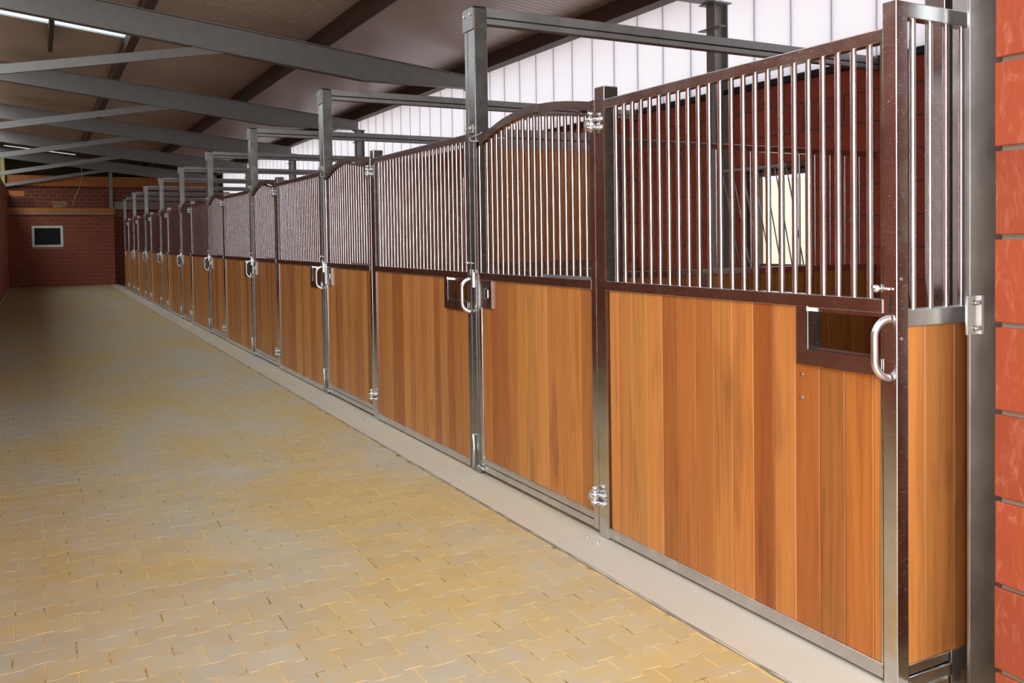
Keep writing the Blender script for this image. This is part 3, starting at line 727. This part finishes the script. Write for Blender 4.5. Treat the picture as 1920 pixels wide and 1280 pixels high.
def make_door(k):
    y0 = HIN[k]+0.089; y1 = TALL[k+1]-0.158
    D = 0.04
    t = thing('stall_door', 'arched stall door with wooden lower half and upright bars, %s from the camera' % ORD[k], 'door', (X0, (y0+y1)/2, 0.055), 'arched stall doors')
    ap = arch(y0, y1); sw = 0.046
    part('stile', MB().rbox(X0-.001, X0+D+.001, y0-.001, y0+sw, 0.055, interp(ap, y0+sw)+.001, 2, .004), STEEL, t)
    part('stile', MB().rbox(X0, X0+D, y1-sw*.8, y1, 0.055, interp(ap, y1)-.004, 2, .004), STEEL, t)
    hh = 0.042
    mb = MB(); vs = []; n = len(ap)
    for (y, z) in ap: vs += [(X0, y, z-hh), (X0+D, y, z-hh), (X0+D, y, z), (X0, y, z)]
    fs = [(4*i+a, 4*i+b_, 4*(i+1)+b_, 4*(i+1)+a) for i in range(n-1) for a, b_ in ((0, 1), (1, 2), (2, 3), (3, 0))]+[(0, 1, 2, 3), (4*n-4, 4*n-3, 4*n-2, 4*n-1)]
    mb.add(vs, fs); part('arch', mb, STEEL, t)
    # inner strip carrying the bar tops on the hinge side
    L = y1-y0; yc = y0+0.50*L
    def inner(y):
        zi = interp(ap, y)-hh
        if y < yc: zi = min(zi, 2.112-(yc-y)/(yc-y0)*0.078)
        return zi
    ipts = [(y0+sw*.5+(yc+.08-y0)*i/10, ) for i in range(11)]; mb = MB(); vs = []
    for (y,) in ipts:
        z = inner(y); vs += [(X0+.004, y, z-.012), (X0+D-.004, y, z-.012), (X0+D-.004, y, z), (X0+.004, y, z)]
    fs = [(4*i+a, 4*i+b_, 4*(i+1)+b_, 4*(i+1)+a) for i in range(10) for a, b_ in ((0, 1), (1, 2), (2, 3), (3, 0))]+[(0, 1, 2, 3), (40, 41, 42, 43)]
    mb.add(vs, fs); part('inner_strip', mb, STEEL, t)
    part('link_plate', MB().box(X0+.002, X0+D-.002, y0+0.13, y0+0.155, inner(y0+.14)-.002, interp(ap, y0+.14)-hh+.003), STEEL, t)
    part('middle_rail', MB().rbox(X0-.002, X0+D, y0+sw-.002, y1-sw*.8+.002, ZM0, ZM1, 1, .003), STEEL, t)
    part('bottom_rail', MB().rbox(X0-.001, X0+D, y0+sw-.002, y1-sw*.8+.002, 0.098, 0.135, 1, .003).rbox(X0-.001, X0+D, y0+sw-.002, y1-sw*.8+.002, 0.057, 0.094, 1, .003), STEEL, t)
    part('rail_strip', MB().box(X0+.004, X0+.03, y0+sw, y0+0.56, ZM1+.001, ZM1+.013), RAILG, t)
    n = max(2, int(round((y1-y0-sw*1.8)/0.070))-1); s_ = (y1-y0-sw*1.8)/(n+1)
    for i in range(n):
        yy = y0+sw+s_*(i+1); inst('bar', bar_up, t, (X0+0.02, yy, ZM1-.002), (1, 1, inner(yy)-.006-ZM1))
    w_tot = y1-y0-sw*1.8; m_ = int(round(w_tot/0.12)); w_ = w_tot/m_
    for i in range(m_):
        a = y0+sw+w_*i; plank_y(t, X0+0.006, a, a+w_, 0.133, ZM0+.002, rtint(.84, 1.0) if k == 0 else rtint(.76, .95))
    # slotted lock plate
    pa, pb = y1-sw*.8-0.155, y1-sw*.8
    lp = part('lock_plate', MB().box(X0-.004, X0+.008, pa, pb, 1.040, ZM0), STEEL, t, 'steel plate with a small slot')
    part('slot', MB().box(X0-.0048, X0+.004, pa+.055, pa+.09, 1.10, 1.148), DARK, lp)  # solid dark block, its colour is the shade inside the slot
    part('slot_rim', MB().box(X0-.0065, X0+.0, pa+.047, pa+.055, 1.09, 1.158).box(X0-.0065, X0, pa+.09, pa+.098, 1.09, 1.158).box(X0-.0065, X0, pa+.047, pa+.098, 1.148, 1.158).box(X0-.0065, X0, pa+.047, pa+.098, 1.09, 1.10), ZINC, lp)
    for z in (0.215, 1.985):
        h = MB(); ym = HIN[k]+0.084
        h.cyl((X0-.022, ym+.002, z-.045), (X0-.022, ym+.002, z+.04), .008, 10)
        h.cyl((X0-.022, ym+.002, z+.036), (X0-.022, ym+.002, z+.05), .014, 6)
        for dz in (-.024, .014):
            h.cyl((X0-.022, ym+.002, z+dz-.007), (X0-.022, ym+.002, z+dz+.007), .019, 12)
            h.cyl((X0-.022, ym, z+dz), (X0+.0, ym-.055, z+dz), .009, 8)
            h.cyl((X0+.002, ym-.05, z+dz), (X0-.010, ym-.05, z+dz), .013, 6)
        h.cyl((X0-.022, ym, z-.004), (X0-.004, ym+.040, z-.004), .011, 10)
        h.cyl((X0-.001, ym+.042, z-.004), (X0-.016, ym+.042, z-.004), .030, 14)
        h.cyl((X0-.016, ym+.042, z-.004), (X0-.028, ym+.042, z-.004), .016, 6)
        part('hinge', h, ZINC, t)
    bl = MB().cyl((X0-.012, y1-.06, .075), (X0-.012, y1+.01, .075), .006, 8).ball((X0-.012, y1+.012, .075), .010)
    part('foot_bolt', bl, ZINC, t)
    part('retaining_clip', MB().tube([(X0-.006, y1-.0, 2.03), (X0-.02, y1+.04, 2.035), (X0-.022, y1+.05, 2.05), (X0-.012, y1+.03, 2.06), (X0-.01, y1-.08, 2.065), (X0-.006, y1-.10, 2.075)], .0035, 6), ZINC, t)
    return t

def handle_mb(x, y, z0, z1, r=0.0115, out=0.062):
    mb = MB(); pts = []
    for i in range(9):
        a = math.radians(90*i/8); pts.append((x-out*.92*math.sin(a)-.0, y+.012*math.sin(a), z1-.055*(1-math.cos(a))))
    for i in range(9):
        a = math.radians(90*(8-i)/8); pts.append((x-out*.92*math.sin(a), y+.012*math.sin(a), z0+.055*(1-math.cos(a))))
    return mb.tube(pts, r, 12)

def make_tall_post(k):
    y1 = TALL[k]; y0 = y1-0.148; D = 0.085; zt = 2.825
    t = thing('tall_post', 'tall slotted steel post rising above the stall fronts, %s from the camera' % ORD[k-1], 'post', (X0+D/2, (y0+y1)/2, 0.032), 'tall posts of the stall fronts')
    part('tube', MB().rbox(X0, X0+D, y0, y0+.096, 0.032, zt, 2, .0035), POSTM, t)
    part('side_tube', MB().rbox(X0, X0+.055, y1-.042, y1-.001, 0.032, 2.70, 2, .003), POSTM, t)
    part('groove_liner', MB().box(X0+.007, X0+.03, y0+.0955, y1-.0415, 0.04, zt-.01), RAILG, t)
    for a_ in (y0+.030,): part('cover_strip', MB().box(X0-.0022, X0+.001, a_, a_+.030, 0.27, 2.04), POSTM, t)
    hp = part('head_plate', MB().rbox(X0-.008, X0-.0, y0+.0, y1+.006, 2.70, zt+.005, 0, .01), RAILG, t)
    for yy in (y0+.028, y1-.025): part('bolt', MB().cyl((X0-.008, yy, 2.79), (X0-.018, yy, 2.79), .009, 6), ZINC, hp)
    part('cap', MB().box(X0+.0, X0+D-.005, y0+.002, y0+.09, zt, zt+.012), DARK, t)
    cp = part('clamp_plate', MB().box(X0-.006, X0+.0, y0+.035, y1-.01, 2.085, 2.135), RAILG, t)
    for yy, r in ((y0+.048, .013), (y1-.03, .008)): part('bolt', MB().cyl((X0-.006, yy, 2.112), (X0-.022, yy, 2.112), r, 6), ZINC, cp)
    part('base_plate', MB().prism([(X0-.07, .016), (X0+.06, .030), (X0+.06, .034), (X0-.07, .023)], 1, y0-0.01, y1+0.03), CONC, t)
    part('floor_bolt', MB().cyl((X0-.012, y0+.072, .05), (X0-.012, y0+.072, .26), .008, 8).box(X0-.004, X0+.001, y0+.06, y0+.084, .255, .262), ZINC, t)
    lb = part('latch_plate', MB().rbox(X0-.007, X0-.0, y0+.002, y0+.070, 1.035, 1.245, 0, .012), STEEL, t)
    part('latch_bar', MB().rbox(X0-.015, X0-.007, y0+.044, y0+.056, 1.155, 1.262, 2, .002), ZINC, lb)
    part('sleeve', MB().rbox(X0-.008, X0-.0, y0+.096, y0+.112, 1.228, 1.262, 2, .002), ZINC, t)
    part('handle', handle_mb(X0, y0+.10, 1.005, 1.205), ZINC, t, 'bright curved pull handle')
    part('latch_pin', MB().cyl((X0-.004, y0+.07, 1.30), (X0-.004, y0+.135, 1.30), .004, 8).ball((X0-.008, y0+.14, 1.30), .010), ZINC, t)

for k in range(NP):
    make_panel(k); make_hinge_post(k); make_door(k)
    if k < NP-1: make_tall_post(k+1)
# last post of the row
t = thing('end_post', 'last steel post of the stall row at the far end', 'post', (X0+.04, 32.3, .032))
part('tube', MB().rbox(X0, X0+.08, TALL[9]-.148, TALL[9], .032, 2.15, 2, .004), STEEL, t)
part('cap', MB().rbox(X0+.002, X0+.078, TALL[9]-.146, TALL[9]-.002, 2.15, 2.156, 2, .004), RAILG, t)

# nearest post with handle
t = thing('corner_post', 'scuffed steel corner post at the near end of the row with handle', 'post', (X0+.027, 2.043, .032))
ya, yb = 2.016, 2.073
part('tube', MB().rbox(X0, X0+.052, ya, yb, -.02, 2.162, 2, .0035), CORNM, t)
part('keyhole', MB().rbox(X0-.0012, X0+.004, 2.034, 2.044, 1.205, 1.262, 0, .0045), DARK, t)  # solid dark insert, shade of the keyhole put into its colour
part('latch_pin', MB().cyl((X0-.008, 2.038, 1.279), (X0-.008, 2.085, 1.279), .0035, 8).ball((X0-.010, 2.09, 1.279), .0125, 14, 8), ZINC, t)
part('handle', handle_mb(X0, 2.042, 1.003, 1.187), ZINC, t, 'bright curved pull handle')
part('rivet', MB().cyl((X0+.022, ya, 1.31), (X0+.022, ya-.001, 1.31), .006, 10).cyl((X0+.022, ya, 1.125), (X0+.022, ya-.001, 1.125), .006, 10), ZINC, t)

# short return panel between the corner post and the wall
yp = 2.018
t = thing('return_panel', 'narrow barred and planked panel closing the gap beside the red block pier', 'stall panel', (2.45, yp+.02, .04))
xa, xb = X0+.053, 2.594
part('top_rail', MB().rbox(xa, xb, yp, yp+.045, 2.115, 2.163, 0, .003), STEEL, t)
part('middle_rail', MB().rbox(xa, xb-.006, yp, yp+.045, 1.159, 1.213, 0, .003), ZINC, t)
for x in (2.352, 2.432, 2.508, 2.582): inst('bar', bar_up, t, (x, yp+.022, 1.21), (1.05, 1.05, .908))
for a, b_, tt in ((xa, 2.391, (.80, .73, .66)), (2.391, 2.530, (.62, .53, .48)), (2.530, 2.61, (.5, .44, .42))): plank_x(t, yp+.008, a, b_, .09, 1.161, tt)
part('bottom_rail', MB().rbox(xa, 2.505, yp-.001, yp+.045, .062, .094, 0, .003).rbox(xa, 2.505, yp-.004, yp+.045, .012, .058, 0, .006).rbox(xa, 2.48, yp-.010, yp+.03, -.028, .020, 0, .008), STEEL, t)
part('end_plate', MB().rbox(2.503, 2.552, yp-.003, yp+.045, -.03, .094, 2, .003), ZINC, t)
t = thing('jamb_column', 'wide galvanised steel upright beside the red block pier', 'column', (2.66, 2.05, .03))
part('face', MB().rbox(2.534, 2.715, 1.968, 1.981, -.03, 3.6, 2, .003), COLM, t)
part('web', MB().box(2.640, 2.650, 1.981, 2.12, -.03, 3.6), COLM, t)
br = part('bracket', MB().rbox(2.508, 2.572, 1.958, 1.967, 1.127, 1.250, 2, .002).box(2.564, 2.576, 1.948, 1.967, 1.127, 1.250), ZINC, t)
for z in (1.227, 1.146): part('bolt', MB().cyl((2.546, 1.958, z), (2.546, 1.948, z), .0085, 6).cyl((2.546, 1.948, z), (2.546, 1.944, z), .006, 8), ZINC, br)
t = thing('inner_post', 'tall steel post standing just inside the return panel', 'post', (2.69, 2.2, .02))
part('tube', MB().rbox(2.640, 2.756, 2.152, 2.238, .02, 2.85, 2, .004), STEEL, t)

# overhead rails and partitions between the stalls
for k in range(1, NP+1):
    yc = TALL[k]-.055
    if k < NP or True:
        t = thing('overhead_rail', 'horizontal grooved steel rail from the %s tall post back to the right wall' % ORD[k-1] if k < NP else 'horizontal steel rail at the far end of the stalls', 'rail', (X0+.09, yc, 2.74), 'overhead rails')
        xa, xb = X0+(.086 if k < NP else .0), XB+.02
        part('upper_flange', MB().rbox(xa, xb, yc-.075, yc-.01, 2.782, 2.840, 0, .004), RAILG, t)
        part('lower_flange', MB().rbox(xa, xb, yc-.075, yc-.01, 2.740, 2.775, 0, .004), RAILG, t)
        part('web', MB().box(xa, xb, yc-.067, yc-.015, 2.772, 2.785), DARK, t)  # near-black web puts the shade of the groove into colour
t = thing('far_post', 'tall plain post carrying the farthest overhead rail', 'post', (X0+.04, 32.3, 2.156))
part('tube', MB().rbox(X0, X0+.075, TALL[9]-.13, TALL[9]-.06, 2.157, 2.84, 2, .004), RAILG, t)

for k in range(1, NP+1):
    yc = TALL[k]-.05
    t = thing('partition', '%s partition between stalls, timber below and thin bars above, counted from the camera' % ORD[k-1], 'partition', ((X0+XB)/2, yc, .03), 'stall partitions')
    xa, xm, xb = X0+.09, 3.295, XB-.01
    part('top_rail', MB().rbox(xa, xm, yc-.02, yc+.02, 2.075, 2.125, 0, .003).rbox(xa, xm, yc-.02, yc+.02, 2.005, 2.065, 0, .003), RAILG, t)
    part('middle_rail', MB().rbox(xa, xm, yc-.02, yc+.02, 1.255, 1.305, 0, .003).rbox(xa, xm, yc-.02, yc+.02, 1.195, 1.245, 0, .003), STEEL, t)
    part('post', MB().rbox(xm, xm+.05, yc-.025, yc+.025, -.03, 2.125, 2, .003), STEEL, t)
    part('top_rail', MB().rbox(xm+.05, xb, yc-.02, yc+.02, 2.060, 2.103, 0, .003), STEEL, t)
    part('middle_rail', MB().rbox(xm+.05, xb, yc-.02, yc+.02, 1.173, 1.217, 0, .003), STEEL, t)
    part('bottom_rail', MB().rbox(xa, xb, yc-.02, yc+.02, .035, .08, 0, .003), STEEL, t)
    part('post', MB().rbox(3.98, 4.03, yc-.022, yc+.022, .08, 1.173, 2, .003), STEEL, t)
    n = 14 if k < 4 else 14; s_ = (xb-xm-.05)/(n+1)
    for i in range(n): inst('bar', bar_thin, t, (xm+.05+s_*(i+1), yc, 1.215), (1, 1, .847))
    m_ = 8; w_ = (xm-xa)/m_
    for i in range(m_):
        plank_x(t, yc-.014, xa+w_*i, xa+w_*(i+1), 1.304, 2.007, rtint(.72, .92)); plank_x(t, yc-.014, xa+w_*i, xa+w_*(i+1), .079, 1.197, rtint(.72, .92))
    for a, b_ in ((xm+.05, 3.98), (4.03, xb)):
        m2 = max(1, int(round((b_-a)/.125))); w2 = (b_-a)/m2
        for i in range(m2): plank_x(t, yc-.014, a+w2*i, a+w2*(i+1), .079, 1.175, rtint(.72, .92))
